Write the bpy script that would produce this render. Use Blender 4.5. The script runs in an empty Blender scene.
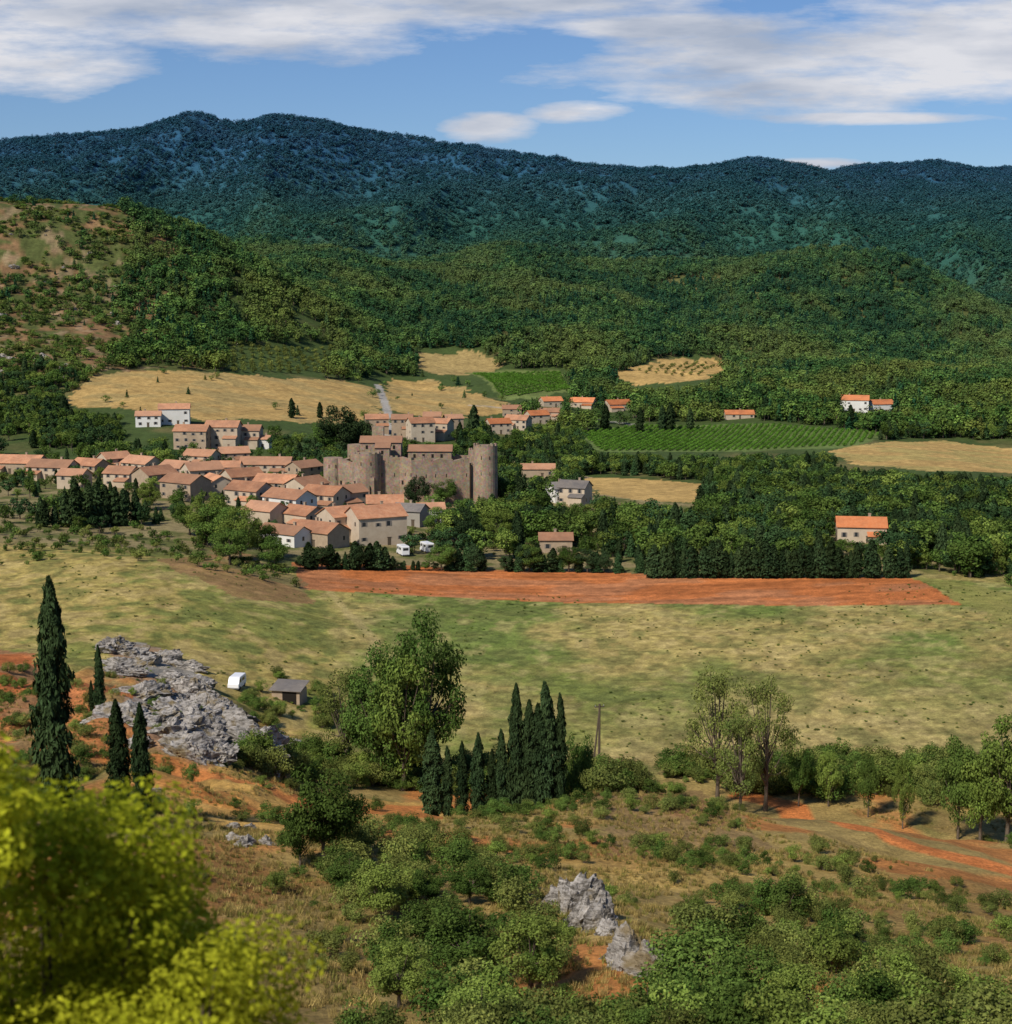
import bpy, bmesh, math, numpy as np, random, time
from mathutils import Vector
T0=time.time()
random.seed(5); rng=np.random.default_rng(7)
F=1624.0; H=70.0; P=math.atan(222/F); cp,sp=math.cos(P),math.sin(P)
sc=bpy.context.scene
# ---------------------------------------------------------------- helpers
def ts(u,v):
    b=(512-v)/F; dy=cp+b*sp; dz=-sp+b*cp
    return (u-506)/F/dy, dz/dy
def proj(x,y,z):
    zz=z-H; d=y*cp-zz*sp; up=y*sp+zz*cp
    return 506+F*x/d, 512-F*up/d
_tab=rng.random((8,256,256))
def vn(x,y,s=0):
    t=_tab[s%8]; x=x+s*17.3; y=y+s*9.1
    xi=np.floor(x).astype(int); yi=np.floor(y).astype(int)
    fx=x-xi; fy=y-yi; fx=fx*fx*(3-2*fx); fy=fy*fy*(3-2*fy)
    a=t[xi&255,yi&255]; b=t[(xi+1)&255,yi&255]; c=t[xi&255,(yi+1)&255]; d=t[(xi+1)&255,(yi+1)&255]
    return (a*(1-fx)+b*fx)*(1-fy)+(c*(1-fx)+d*fx)*fy
def fbm(x,y,o=4,s=0):
    r=0;a=.5;n=0
    for i in range(o):
        r=r+a*vn(x,y,s+i); n+=a; x=x*2.03; y=y*2.03; a*=.5
    return r/n
def sm(a,b,x):
    k=np.clip((x-a)/(b-a),0,1); return k*k*(3-2*k)
# ---------------------------------------------------------------- terrain control table
Z='z'
crest=[(-300,160),(-150,152),(0,148),(60,139),(130,136),(185,122),(240,125),(290,120),(350,128),(430,138),(500,151),(560,160),(650,173),(700,169),(750,158),(800,170),(860,188),(1012,196),(1200,205)]
rows=[
(60,[(-300,1000),(0,1030),(1012,1045),(1300,1050)]),
(85,[(-200,890),(0,905),(150,925),(300,938),(450,942),(600,932),(750,950),(900,965),(1012,975),(1200,985)]),
(115,[(-200,805),(0,815),(150,824),(300,850),(450,862),(600,868),(750,885),(900,905),(1012,915),(1200,925)]),
(150,[(-200,735),(0,752),(150,762),(300,802),(450,812),(600,812),(750,830),(900,850),(1012,868),(1200,880)]),
(185,[(-200,690),(0,700),(150,700),(230,722),(300,775),(450,797),(550,785),(610,766),(680,770),(750,790),(900,808),(1012,825),(1200,835)]),
(210,[(-200,655),(0,668),(100,668),(200,690),(260,715),(300,770),(450,800),(610,800),(750,805),(900,815),(1012,822),(1200,825)]),
(240,[(-200,632),(0,645),(100,655),(200,680),(300,735),(400,751),(1012,752),(1200,752)]),
(260,[(-200,622),(0,632),(150,645),(240,682),(300,708),(400,Z,0),(1012,Z,0),(1200,Z,0)]),
(300,[(-200,605),(0,612),(100,612),(200,630),(280,650),(350,Z,0),(1012,Z,0),(1200,Z,0)]),
(350,[(-200,560),(0,573),(150,575),(250,590),(330,607),(420,Z,0),(1012,Z,0),(1200,Z,0)]),
(400,[(-200,530),(0,546),(100,540),(200,546),(260,557),(310,571),(400,Z,0),(1012,Z,0),(1200,Z,0)]),
(440,[(-200,500),(0,520),(60,528),(200,538),(300,546),(400,Z,0),(1012,Z,0),(1200,Z,0)]),
(500,[(-200,478),(0,495),(100,508),(300,515),(400,Z,1),(500,Z,1),(1012,Z,0),(1200,Z,0)]),
(560,[(-200,466),(0,475),(150,482),(300,486),(370,484),(470,488),(560,491),(1012,492),(1200,490)]),
(620,[(-200,456),(0,462),(150,464),(300,462),(400,454),(500,458),(650,468),(1012,468),(1200,466)]),
(700,[(-200,444),(0,446),(150,440),(300,438),(400,440),(550,446),(700,450),(1012,450),(1200,448)]),
(800,[(-200,425),(0,422),(150,410),(300,410),(400,418),(550,423),(700,427),(880,430),(1012,434),(1200,430)]),
(950,[(-200,385),(0,376),(80,370),(150,373),(300,380),(400,386),(550,396),(700,402),(850,404),(1012,408),(1200,400)]),
(1150,[(-200,275),(0,290),(100,310),(200,335),(300,350),(400,362),(500,368),(620,374),(720,360),(800,374),(900,388),(1012,394),(1200,388)]),
(1350,[(-200,175),(0,191),(60,195),(120,204),(180,225),(240,258),(300,295),(380,330),(450,342),(520,338),(650,342),(750,346),(850,360),(950,374),(1012,381),(1200,380)]),
(1480,[(-200,190),(0,204),(120,218),(240,266),(300,292),(400,312),(500,318),(650,318),(800,328),(950,352),(1012,366),(1200,375)]),
(1700,[(-200,240),(0,248),(200,255),(260,258),(350,268),(420,282),(500,284),(600,282),(700,290),(800,286),(900,300),(1012,338),(1200,360)]),
(1900,[(-200,240),(0,240),(200,240),(260,238),(330,245),(400,258),(480,257),(560,252),(640,252),(720,262),(780,260),(830,254),(880,262),(930,280),(1012,312),(1200,345)]),
(2100,[(-200,252),(0,252),(260,252),(400,268),(560,266),(720,275),(830,270),(930,288),(1012,310),(1200,340)]),
(2450,[(-200,262),(0,262),(260,260),(400,264),(560,272),(720,272),(850,276),(1012,290),(1200,300)]),
(2900,[(-200,215),(0,214),(200,224),(400,234),(560,240),(700,236),(850,250),(1012,262),(1200,270)]),
(3400,[(-200,182),(0,180),(200,176),(350,182),(500,200),(650,212),(750,192),(850,215),(1012,224),(1200,230)]),
(3900,crest),
(4500,[(-300,185),(500,185),(650,190),(800,182),(860,168),(930,167),(1012,174),(1200,180)]),
(5400,[(-300,230),(1200,230)]),
(9500,[(-300,262),(1200,262)]),
]
TG=np.linspace(-.75,.75,601)
YK=[];ZT=[]
for y,z in ((-150,74),(-60,72),(0,68.2),(14,58.5),(35,50)):
    YK.append(y); ZT.append(np.full(601,float(z)))
for y,l in rows:
    tt=[];zz=[]
    for e in l:
        if e[1]=='z':
            s=(e[2]-H)/y; b=(s*cp+sp)/(cp-s*sp); v=512-F*b; t,_=ts(e[0],v); z=e[2]
        else:
            t,s=ts(e[0],e[1]); z=H+y*s
        tt.append(t);zz.append(z)
    r=np.interp(TG,tt,zz)
    k=np.hanning(11 if y>3000 else 19); k/=k.sum()
    r=np.convolve(np.pad(r,(len(k)//2,),mode='edge'),k,'valid')
    YK.append(y);ZT.append(r)
YK=np.array(YK,float);ZT=np.array(ZT)
def pchip(xk,yk,x):
    h=np.diff(xk); d=np.diff(yk,axis=0)/h[:,None]
    m=np.zeros_like(yk); w1=(2*h[1:]+h[:-1])[:,None]; w2=(h[1:]+2*h[:-1])[:,None]
    same=(d[:-1]*d[1:])>0
    dd0=np.where(same,d[:-1],1); dd1=np.where(same,d[1:],1)
    m[1:-1]=np.where(same,(w1+w2)/(w1/dd0+w2/dd1),0); m[0]=d[0]; m[-1]=d[-1]
    i=np.clip(np.searchsorted(xk,x)-1,0,len(xk)-2); hh=h[i][:,None]; s=((x-xk[i])/h[i])[:,None]
    return (2*s**3-3*s**2+1)*yk[i]+(s**3-2*s**2+s)*hh*m[i]+(-2*s**3+3*s**2)*yk[i+1]+(s**3-s**2)*hh*m[i+1]
YG=np.concatenate([np.arange(-150,600,1.0),np.arange(600,9500,8.0)])
ZG=pchip(YK,ZT,YG)
def smooth_h(x,y):
    x=np.asarray(x,float);y=np.asarray(y,float)
    t=np.clip(x/np.maximum(y,45),-.749,.749); ft=(t+.75)/1.5*600; i=np.minimum(ft.astype(int),599); ft=ft-i
    yc=np.clip(y,-149.9,9480)
    j=np.clip(np.searchsorted(YG,yc)-1,0,len(YG)-2); fy=(yc-YG[j])/(YG[j+1]-YG[j])
    return (ZG[j,i]*(1-ft)+ZG[j,i+1]*ft)*(1-fy)+(ZG[j+1,i]*(1-ft)+ZG[j+1,i+1]*ft)*fy
def height(x,y):
    x=np.asarray(x,float);y=np.asarray(y,float)
    z=smooth_h(x,y)
    t=x/np.maximum(y,45)
    a=np.interp(y,[0,40,70,190,225,250],[0,.6,2.4,1.8,.6,.0]); z=z+a*(fbm(x/11,y/11,4,1)-.5)
    lm=sm(-.10,-.16,t)*np.interp(y,[130,160,260,300],[0,4,4,0]); z=z+lm*(fbm(x/7,y/7,4,5)-.5)
    z=z+np.interp(y,[235,260,430,470],[0,.5,.5,0])*(fbm(x/30,y/30,3,2)-.5)
    a=np.interp(y,[620,900,1100,1350,1500,1900,2200],[0,3,14,18,34,30,30]); z=z+a*(fbm(x/90,y/110,4,3)-.5)
    a=np.interp(y,[2200,2900,3400,3700,3900,4300,5000],[30,170,150,50,12,20,60])
    r=1-2*np.abs(fbm(x/420+.3,y/1500,3,4)-.5)*2
    z=z+a*(r-.75)*.8+np.interp(y,[2200,2600,3700,3900,5000],[0,30,30,7,20])*(fbm(x/130,y/200,4,6)-.5)
    return z
YR=np.concatenate([np.arange(8,600,.5),600*np.exp(np.arange(0,2.4,.0015))])
def cast(u,v,y0=45):
    t,s=ts(u,v); Y=YR[YR>y0]
    d=height(t*Y,Y)-(H+s*Y)
    k=np.argmax(d>0)
    if d[k]<=0: k=len(Y)-1
    if k>0:
        f=d[k-1]/(d[k-1]-d[k]); y=Y[k-1]+(Y[k]-Y[k-1])*f
    else: y=Y[0]
    return float(t*y),float(y),float(height(t*y,y))
def inpoly(px,py,poly):
    r=np.zeros(px.shape,bool); n=len(poly)
    for i in range(n):
        x1,y1=poly[i];x2,y2=poly[(i+1)%n]
        if y1==y2: continue
        c=((y1>py)!=(y2>py)); r^=c&(px<(x2-x1)*(py-y1)/(y2-y1)+x1)
    return r
# ---------------------------------------------------------------- materials
def newmat(n):
    m=bpy.data.materials.new(n); m.use_nodes=True; nt=m.node_tree; nt.nodes.clear(); return m,nt
def N(nt,t,**k):
    n=nt.nodes.new(t)
    for a,b in k.items(): setattr(n,a,b)
    return n
def math_(nt,op,a,b=None,clamp=False):
    n=N(nt,'ShaderNodeMath',operation=op,use_clamp=clamp)
    for i,q in enumerate((a,b)):
        if q is None: continue
        if isinstance(q,(int,float)): n.inputs[i].default_value=q
        else: nt.links.new(q,n.inputs[i])
    return n.outputs[0]
def mixc(nt,f,a,b,bt='MIX'):
    n=N(nt,'ShaderNodeMix',data_type='RGBA',blend_type=bt)
    for i,q in ((0,f),(6,a),(7,b)):
        if isinstance(q,(int,float)): n.inputs[i].default_value=q
        elif isinstance(q,tuple): n.inputs[i].default_value=(*q,1)
        else: nt.links.new(q,n.inputs[i])
    return n.outputs[2]
def noise(nt,vec,scale,det=4,rough=.55):
    n=N(nt,'ShaderNodeTexNoise'); n.inputs['Scale'].default_value=scale; n.inputs['Detail'].default_value=det; n.inputs['Roughness'].default_value=rough
    if vec is not None: nt.links.new(vec,n.inputs['Vector'])
    return n.outputs['Fac']
def rng_(nt,v,a,b,c,d):
    n=N(nt,'ShaderNodeMapRange'); nt.links.new(v,n.inputs[0])
    for i,q in enumerate((a,b,c,d)): n.inputs[i+1].default_value=q
    return n.outputs[0]
def bumped(nt,h,st,dist):
    b=N(nt,'ShaderNodeBump'); b.inputs['Strength'].default_value=st; b.inputs['Distance'].default_value=dist
    nt.links.new(h,b.inputs['Height']); return b.outputs[0]
def princ(nt,col,rough=.9,normal=None,spec=.2,metal=0):
    p=N(nt,'ShaderNodeBsdfPrincipled'); o=N(nt,'ShaderNodeOutputMaterial')
    if isinstance(col,tuple): p.inputs['Base Color'].default_value=(*col,1)
    else: nt.links.new(col,p.inputs['Base Color'])
    p.inputs['Roughness'].default_value=rough; p.inputs['Specular IOR Level'].default_value=spec; p.inputs['Metallic'].default_value=metal
    if normal is not None: nt.links.new(normal,p.inputs['Normal'])
    nt.links.new(p.outputs[0],o.inputs[0]); return p
def foliage(name,c1,c2,var=.5,trans=.3,haze_tint=False,nscale=3.0):
    m,nt=newmat(name)
    oi=N(nt,'ShaderNodeObjectInfo'); tc=N(nt,'ShaderNodeTexCoord'); geo=N(nt,'ShaderNodeNewGeometry')
    nz=noise(nt,tc.outputs['Object'],nscale,2)
    f=math_(nt,'ADD',math_(nt,'MULTIPLY',oi.outputs['Random'],var),math_(nt,'MULTIPLY',rng_(nt,nz,.35,.65,0,1),1-var))
    c=mixc(nt,f,c1,c2)
    rp=math_(nt,'FRACT',math_(nt,'MULTIPLY',oi.outputs['Random'],13.7))
    br=rng_(nt,rp,0,1,.5 if haze_tint else .6,1.55 if haze_tint else 1.4)
    ri=rng_(nt,geo.outputs['Random Per Island'],0,1,.6,1.4)
    k=math_(nt,'MULTIPLY',br,ri)
    cb=N(nt,'ShaderNodeCombineXYZ')
    for i in range(3): nt.links.new(k,cb.inputs[i])
    c=mixc(nt,1.0,c,cb.outputs[0],'MULTIPLY')
    if haze_tint:
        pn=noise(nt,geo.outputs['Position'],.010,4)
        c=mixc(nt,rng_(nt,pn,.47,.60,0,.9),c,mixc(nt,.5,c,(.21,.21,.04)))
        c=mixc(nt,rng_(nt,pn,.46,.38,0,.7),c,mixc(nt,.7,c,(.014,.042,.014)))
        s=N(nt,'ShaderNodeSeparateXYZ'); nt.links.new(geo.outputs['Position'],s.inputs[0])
        hz=rng_(nt,s.outputs[1],950,3100,.04,.91)  # aerial haze painted into the leaf colour, growing with world Y
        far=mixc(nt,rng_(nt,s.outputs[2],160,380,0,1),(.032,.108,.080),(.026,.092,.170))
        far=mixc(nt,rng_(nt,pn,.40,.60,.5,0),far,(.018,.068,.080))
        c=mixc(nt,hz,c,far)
    d=N(nt,'ShaderNodeBsdfDiffuse'); nt.links.new(c,d.inputs[0]); o=N(nt,'ShaderNodeOutputMaterial')
    if trans>0:
        tr=N(nt,'ShaderNodeBsdfTranslucent'); mx=N(nt,'ShaderNodeMixShader'); mx.inputs[0].default_value=trans
        nt.links.new(c,tr.inputs[0]); nt.links.new(d.outputs[0],mx.inputs[1]); nt.links.new(tr.outputs[0],mx.inputs[2]); nt.links.new(mx.outputs[0],o.inputs[0])
    else: nt.links.new(d.outputs[0],o.inputs[0])
    return m
def wallmat(name,c1,c2,scale=.6,bump=.4,brick=False,crev=False):
    m,nt=newmat(name); g=N(nt,'ShaderNodeNewGeometry'); pos=g.outputs['Position']; oi=N(nt,'ShaderNodeObjectInfo')
    n1=noise(nt,pos,scale,7,.7); n2=noise(nt,pos,.09,3)
    c=mixc(nt,rng_(nt,n1,.32,.68,0,1),c1,c2)
    c=mixc(nt,rng_(nt,n2,.4,.7,0,.35),c,(c1[0]*.6,c1[1]*.58,c1[2]*.55))
    if not brick and not crev: c=mixc(nt,math_(nt,'MULTIPLY',oi.outputs['Random'],.3),c,(c1[0]*.7,c1[1]*.68,c1[2]*.68))
    if brick:
        v=N(nt,'ShaderNodeTexVoronoi'); v.inputs['Scale'].default_value=1.8; nt.links.new(pos,v.inputs['Vector'])
        c=mixc(nt,.35,c,mixc(nt,1.0,c,v.outputs['Color'],'MULTIPLY'))
        n3=noise(nt,pos,.35,4); c=mixc(nt,rng_(nt,n3,.5,.68,0,.5),c,(.17,.14,.10))
    if crev:
        mp=N(nt,'ShaderNodeMapping'); mp.inputs['Scale'].default_value=(1,1,3.2); mp.inputs['Rotation'].default_value=(.5,.35,0); nt.links.new(pos,mp.inputs[0])
        n3=noise(nt,mp.outputs[0],1.1,5,.7); c=mixc(nt,rng_(nt,n3,.52,.40,0,.85),c,(.08,.07,.055))
        n4=noise(nt,pos,.5,4); c=mixc(nt,rng_(nt,n4,.54,.65,0,.8),c,(.19,.14,.06))
        n1=math_(nt,'ADD',n1,n3)
    princ(nt,c,.95,bumped(nt,n1,bump,.25 if crev else .1)); return m
def roofmat(name,c1,c2,old=.5):
    m,nt=newmat(name); tc=N(nt,'ShaderNodeTexCoord'); g=N(nt,'ShaderNodeNewGeometry'); oi=N(nt,'ShaderNodeObjectInfo')
    w=N(nt,'ShaderNodeTexWave',wave_type='BANDS',bands_direction='X'); w.inputs['Scale'].default_value=1.1; w.inputs['Distortion'].default_value=.6
    nt.links.new(tc.outputs['Object'],w.inputs['Vector'])
    n1=noise(nt,g.outputs['Position'],1.0,5,.75); n2=noise(nt,g.outputs['Position'],.2,3)
    c=mixc(nt,rng_(nt,n1,.35,.65,0,1),c1,c2)
    c=mixc(nt,rng_(nt,n2,.42,.66,0,.6),c,(c1[0]*.5,c1[1]*.6,c1[2]*.75))
    c=mixc(nt,math_(nt,'MULTIPLY',oi.outputs['Random'],old),c,(.40,.26,.17))
    r2=math_(nt,'FRACT',math_(nt,'MULTIPLY',oi.outputs['Random'],7.3)); r2=rng_(nt,r2,0,1,.65,1.2)
    cb=N(nt,'ShaderNodeCombineXYZ'); [nt.links.new(r2,cb.inputs[i]) for i in range(3)]
    c=mixc(nt,1.0,c,cb.outputs[0],'MULTIPLY')
    c=mixc(nt,rng_(nt,w.outputs['Fac'],0,.6,.45,0),c,(c1[0]*.45,c1[1]*.45,c1[2]*.45))
    princ(nt,c,.9,bumped(nt,w.outputs['Fac'],.5,.1)); return m
def plain(name,c,rough=.7,spec=.3,metal=0,var=.12):
    m,nt=newmat(name); g=N(nt,'ShaderNodeNewGeometry'); n=noise(nt,g.outputs['Position'],3,4)
    princ(nt,mixc(nt,rng_(nt,n,.3,.7,0,1),tuple(x*(1-var) for x in c),tuple(min(1,x*(1+var)) for x in c)),rough,None,spec,metal); return m
M={}
M['bark']=wallmat('bark',(.10,.075,.05),(.2,.16,.12),6)
M['oak']=foliage('oak_leaves',(.050,.100,.020),(.125,.180,.038),trans=.2)
M['ash']=foliage('ash_leaves',(.12,.185,.034),(.21,.26,.055),trans=.25)
M['cyp']=foliage('cypress_leaves',(.022,.043,.018),(.046,.070,.025),trans=0)
M['pine']=foliage('pine_leaves',(.028,.062,.024),(.05,.09,.03),trans=0)
M['shrub']=foliage('shrub_leaves',(.085,.12,.03),(.21,.225,.055),trans=.2)
M['near']=foliage('spring_leaves',(.38,.46,.02),(.64,.64,.05),trans=.5,nscale=1.2)
M['forest']=foliage('forest_leaves',(.026,.078,.016),(.120,.185,.034),var=.75,haze_tint=True,trans=0)
M['fcon']=foliage('forest_needles',(.014,.052,.022),(.034,.085,.028),var=.7,haze_tint=True,trans=0)
M['dry']=foliage('dry_grass_blades',(.26,.195,.065),(.44,.33,.12),trans=.2)
M['ggrass']=foliage('grass_blades',(.15,.16,.035),(.25,.23,.06),trans=.2)
M['vine']=foliage('vine_leaves',(.085,.20,.025),(.15,.28,.04),trans=.2)
M['stone']=wallmat('castle_stone',(.29,.205,.14),(.46,.345,.24),.5,.5,True)
M['rock']=wallmat('limestone',(.23,.21,.185),(.54,.50,.45),.9,1.0,crev=True)
M['cream']=wallmat('cream_render',(.48,.38,.27),(.60,.50,.37),.5,.2)
M['buff']=wallmat('buff_stone',(.33,.25,.17),(.47,.36,.25),.8,.3)
M['grey']=wallmat('grey_render',(.33,.30,.25),(.42,.38,.32),.5,.2)
M['white']=wallmat('white_render',(.70,.68,.62),(.78,.76,.71),.4,.1)
M['tile']=roofmat('old_roof_tiles',(.52,.215,.105),(.64,.34,.19))
M['tile2']=roofmat('orange_roof_tiles',(.66,.20,.065),(.74,.28,.11),.15)
M['slate']=roofmat('grey_roof_tiles',(.20,.18,.16),(.28,.25,.22),.1)
M['glass']=plain('window_glass',(.03,.035,.04),.2,.5)
M['dark']=plain('dark_opening',(.02,.017,.014),1,.1)
M['wood']=plain('weathered_wood',(.10,.075,.05),.9)
M['shut']=plain('shutter_paint',(.22,.19,.16),.7)
M['vanw']=plain('white_car_paint',(.78,.78,.78),.3,.5,var=.02)
M['rubber']=plain('tyre_rubber',(.02,.02,.02),.9)
M['metal']=plain('grey_metal',(.4,.4,.4),.5,.5,.6)
# ---------------------------------------------------------------- mesh builder
def link(o): sc.collection.objects.link(o); return o
class MB:
    def __init__(s): s.v=[];s.f=[];s.m=[]
    def add(s,vs,fs,mi=0):
        k=len(s.v); s.v+=[tuple(a) for a in vs]; s.f+=[tuple(i+k for i in f) for f in fs]; s.m+=[mi]*len(fs)
    def box(s,x0,x1,y0,y1,z0,z1,mi=0):
        s.add([(x0,y0,z0),(x1,y0,z0),(x1,y1,z0),(x0,y1,z0),(x0,y0,z1),(x1,y0,z1),(x1,y1,z1),(x0,y1,z1)],
              [(0,3,2,1),(4,5,6,7),(0,1,5,4),(1,2,6,5),(2,3,7,6),(3,0,4,7)],mi)
    def tube(s,pts,rad,n=8,mi=0,cap=True):
        vs=[];fs=[]
        for i,p in enumerate(pts):
            p=Vector(p); d=(Vector(pts[min(i+1,len(pts)-1)])-Vector(pts[max(i-1,0)])).normalized()
            a=d.orthogonal().normalized() if abs(d.z)<.95 else Vector((1,0,0)); a=(a-d*a.dot(d)).normalized(); b=d.cross(a)
            for k in range(n):
                q=2*math.pi*k/n; vs.append(p+(a*math.cos(q)+b*math.sin(q))*rad[i])
        for i in range(len(pts)-1):
            for k in range(n):
                k2=(k+1)%n; fs.append((i*n+k,i*n+k2,(i+1)*n+k2,(i+1)*n+k))
        if cap: fs.append(tuple(range((len(pts)-1)*n,len(pts)*n))); fs.append(tuple(range(n-1,-1,-1)))
        s.add(vs,fs,mi)
    def obj(s,name,mats,parent=None,do_link=True,smooth=False):
        me=bpy.data.meshes.new(name); me.from_pydata(s.v,[],s.f)
        for m in mats: me.materials.append(m)
        me.polygons.foreach_set('material_index',s.m)
        if smooth: me.polygons.foreach_set('use_smooth',[True]*len(s.f))
        me.update(); o=bpy.data.objects.new(name,me)
        if do_link: link(o)
        if parent: o.parent=parent
        return o
def empty(name,loc,rz=0):
    e=bpy.data.objects.new(name,None); e.empty_display_size=.5; e.location=loc; e.rotation_euler=(0,0,rz); return link(e)
# ---------------------------------------------------------------- plants
def leaf_arrays(C,D,size,elong=1.0,up=0,spread=.6):
    n=len(C); nn=D+rng.normal(0,spread,(n,3)); nn/=np.linalg.norm(nn,axis=1)[:,None]+1e-9
    r=rng.normal(0,1,(n,3)); r[:,2]+=up*3; a=r-nn*np.sum(r*nn,1)[:,None]; a/=np.linalg.norm(a,axis=1)[:,None]+1e-9
    b=np.cross(nn,a); s=(size*rng.uniform(.6,1.35,n))[:,None]
    return np.stack([C-a*s*elong,C+b*s*.6,C+a*s*elong,C-b*s*.6],1).reshape(-1,3)
def plantmesh(name,tr,V,mats):
    nv=len(tr.v); nf=len(tr.f); nq=len(V)//4
    me=bpy.data.meshes.new(name)
    allv=np.concatenate([np.array(tr.v).reshape(-1,3),V]) if nv else V
    loops=[i for f in tr.f for i in f]; tot=[len(f) for f in tr.f]
    q=(np.arange(nq*4)+nv)
    L=np.concatenate([np.array(loops,int),q]); TT=np.concatenate([np.array(tot,int),np.full(nq,4)]); ST=np.concatenate([[0],np.cumsum(TT)[:-1]]).astype(int)
    me.vertices.add(len(allv)); me.vertices.foreach_set('co',allv.ravel()); me.loops.add(len(L)); me.loops.foreach_set('vertex_index',L.astype(np.int32))
    me.polygons.add(len(TT)); me.polygons.foreach_set('loop_start',ST.astype(np.int32))
    for m in mats: me.materials.append(m)
    me.polygons.foreach_set('material_index',np.concatenate([np.zeros(nf,int),np.ones(nq,int)]).astype(np.int32))
    me.update(calc_edges=True); me.validate(); return me
def crown_tree(name,mat,nleaf,lsize,nclump=18,R=(.34,.34,.36),cz=.62,cr=(.09,.16),trunk=True,spread=.6,upb=.3,low=False):
    tr=MB(); cl=[]
    while len(cl)<nclump:
        p=rng.uniform(-1,1,3); d=np.linalg.norm(p)
        if d>1 or d<.35: continue
        if p[2]<-.3 and d>.9 and not low: continue
        cl.append((p[0]*R[0],p[1]*R[1],cz+p[2]*R[2]))
    cl=np.array(cl); rad=rng.uniform(cr[0],cr[1],nclump)
    if trunk:
        top=(rng.normal(0,.02),rng.normal(0,.02),cz); kk=.6 if low else 1
        tr.tube([(0,0,-.05),(0.01,0,.12),(top[0]*.5,top[1]*.5,.3),top],[.034*kk,.024*kk,.018*kk,.006],6)
        for c in cl[::2]:
            b=(0.01,0,random.uniform(.18,.42)); m=[(b[i]+c[i])/2 for i in range(3)]; m[2]-=.02
            tr.tube([b,m,tuple(c)],[.011*kk,.007*kk,.002],4,cap=False)
    else:
        for c in cl[::3]: tr.tube([(0,0,-.05),(c[0]*.5,c[1]*.5,c[2]*.6),tuple(c)],[.02,.012,.003],4,cap=False)
    w=rad**2; w/=w.sum(); k=rng.choice(nclump,nleaf,p=w)
    d=rng.normal(0,1,(nleaf,3)); d/=np.linalg.norm(d,axis=1)[:,None]
    r=rad[k]*(.45+.62*np.sqrt(rng.random(nleaf))); C=cl[k]+d*r[:,None]*np.array([1.1,1.1,.85])
    out=C-np.array([0,0,cz*.8]); out/=np.linalg.norm(out,axis=1)[:,None]
    return plantmesh(name,tr,leaf_arrays(C,d*.7+out*.5+np.array([0,0,upb]),lsize,spread=spread),[M['bark'],mat])
def cypress(name,mat,n,ls,R=.085):
    tr=MB(); tr.tube([(0,0,-.03),(0,0,.5),(0,0,.9)],[.018,.012,.002],6)
    h=rng.random(n)**.9; a=rng.uniform(0,2*math.pi,n); ph=rng.uniform(0,6,3)
    prof=np.minimum((h+.02)/.22+.35,1.0)*np.clip(1-h**2.4,0.003,1)**.65
    lob=1+.16*np.sin(a*3+h*13+ph[0])+.12*np.sin(a*2-h*31+ph[1])+.9*(vn(a*2.2+ph[2],h*30,3)-.5)
    r=R*prof*lob*(.5+.55*np.sqrt(rng.random(n)))
    lean=.012*np.sin(h*7+ph[0])
    C=np.stack([np.cos(a)*r+lean,np.sin(a)*r,.03+h*.96],1); D=np.stack([np.cos(a),np.sin(a),np.full(n,.25)],1)
    return plantmesh(name,tr,leaf_arrays(C,D,ls,1.7,up=1),[M['bark'],mat])
def conifer(name,mat,n,ls,R=.2):
    tr=MB(); tr.tube([(0,0,-.03),(0,0,.5),(0,0,.95)],[.022,.013,.002],6)
    h=1-np.sqrt(rng.random(n)); a=rng.uniform(0,2*math.pi,n); lay=.8+.3*np.abs(np.sin(h*26+np.sin(a*4)))
    r=R*(1-h)**.8*lay*(.35+.65*np.sqrt(rng.random(n)))*(1+.35*np.sin(a*3+h*11))
    C=np.stack([np.cos(a)*r,np.sin(a)*r,.1+h*.9-r*.25],1); D=np.stack([np.cos(a)*.5,np.sin(a)*.5,np.full(n,.8)],1)
    return plantmesh(name,tr,leaf_arrays(C,D,ls,1.3),[M['bark'],mat])
def tuft(name,mat,n=26):
    tr=MB()
    a=rng.uniform(0,6.28,n); r=np.sqrt(rng.random(n))*.35; b=np.stack([np.cos(a)*r,np.sin(a)*r,np.zeros(n)-.03],1)
    ln=rng.uniform(.45,1,n)[:,None]; lean=rng.normal(0,.28,(n,3))*ln; lean[:,2]=0
    tp=b+lean+np.array([0,0,1])*ln; q=rng.uniform(0,6.28,n); w=np.stack([np.cos(q),np.sin(q),np.zeros(n)],1)*.035
    V=np.stack([b-w,b+w,tp+w*.3,tp-w*.3],1).reshape(-1,3)
    return plantmesh(name,tr,V,[M['bark'],mat])
P_={}
P_['oakN']=[crown_tree('oak',M['oak'],9000,.016,34,R=(.38,.38,.38),cz=.58,cr=(.07,.15)) for _ in range(3)]
P_['ashN']=[crown_tree('ash',M['ash'],8500,.015,40,R=(.36,.36,.42),cz=.55,cr=(.06,.12)) for _ in range(3)]
P_['ashD']=[crown_tree('poplar',M['oak'],11000,.0125,54,R=(.34,.34,.43),cz=.54,cr=(.05,.11)) for _ in range(2)]
P_['cedar']=[crown_tree('cedar',M['cyp'],7000,.018,30,R=(.36,.36,.42),cz=.54,cr=(.07,.14)) for _ in range(2)]
P_['ashS']=[crown_tree('ash_sparse',M['shrub'],8000,.010,60,R=(.38,.38,.43),cz=.52,cr=(.045,.09)) for _ in range(2)]
P_['cypN']=[cypress('cypress',M['cyp'],8000,.011) for _ in range(4)]
P_['pineN']=[conifer('pine',M['pine'],4000,.022) for _ in range(3)]
P_['cypM']=[cypress('cypress_m',M['cyp'],1500,.026,R=.1) for _ in range(4)]
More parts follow.
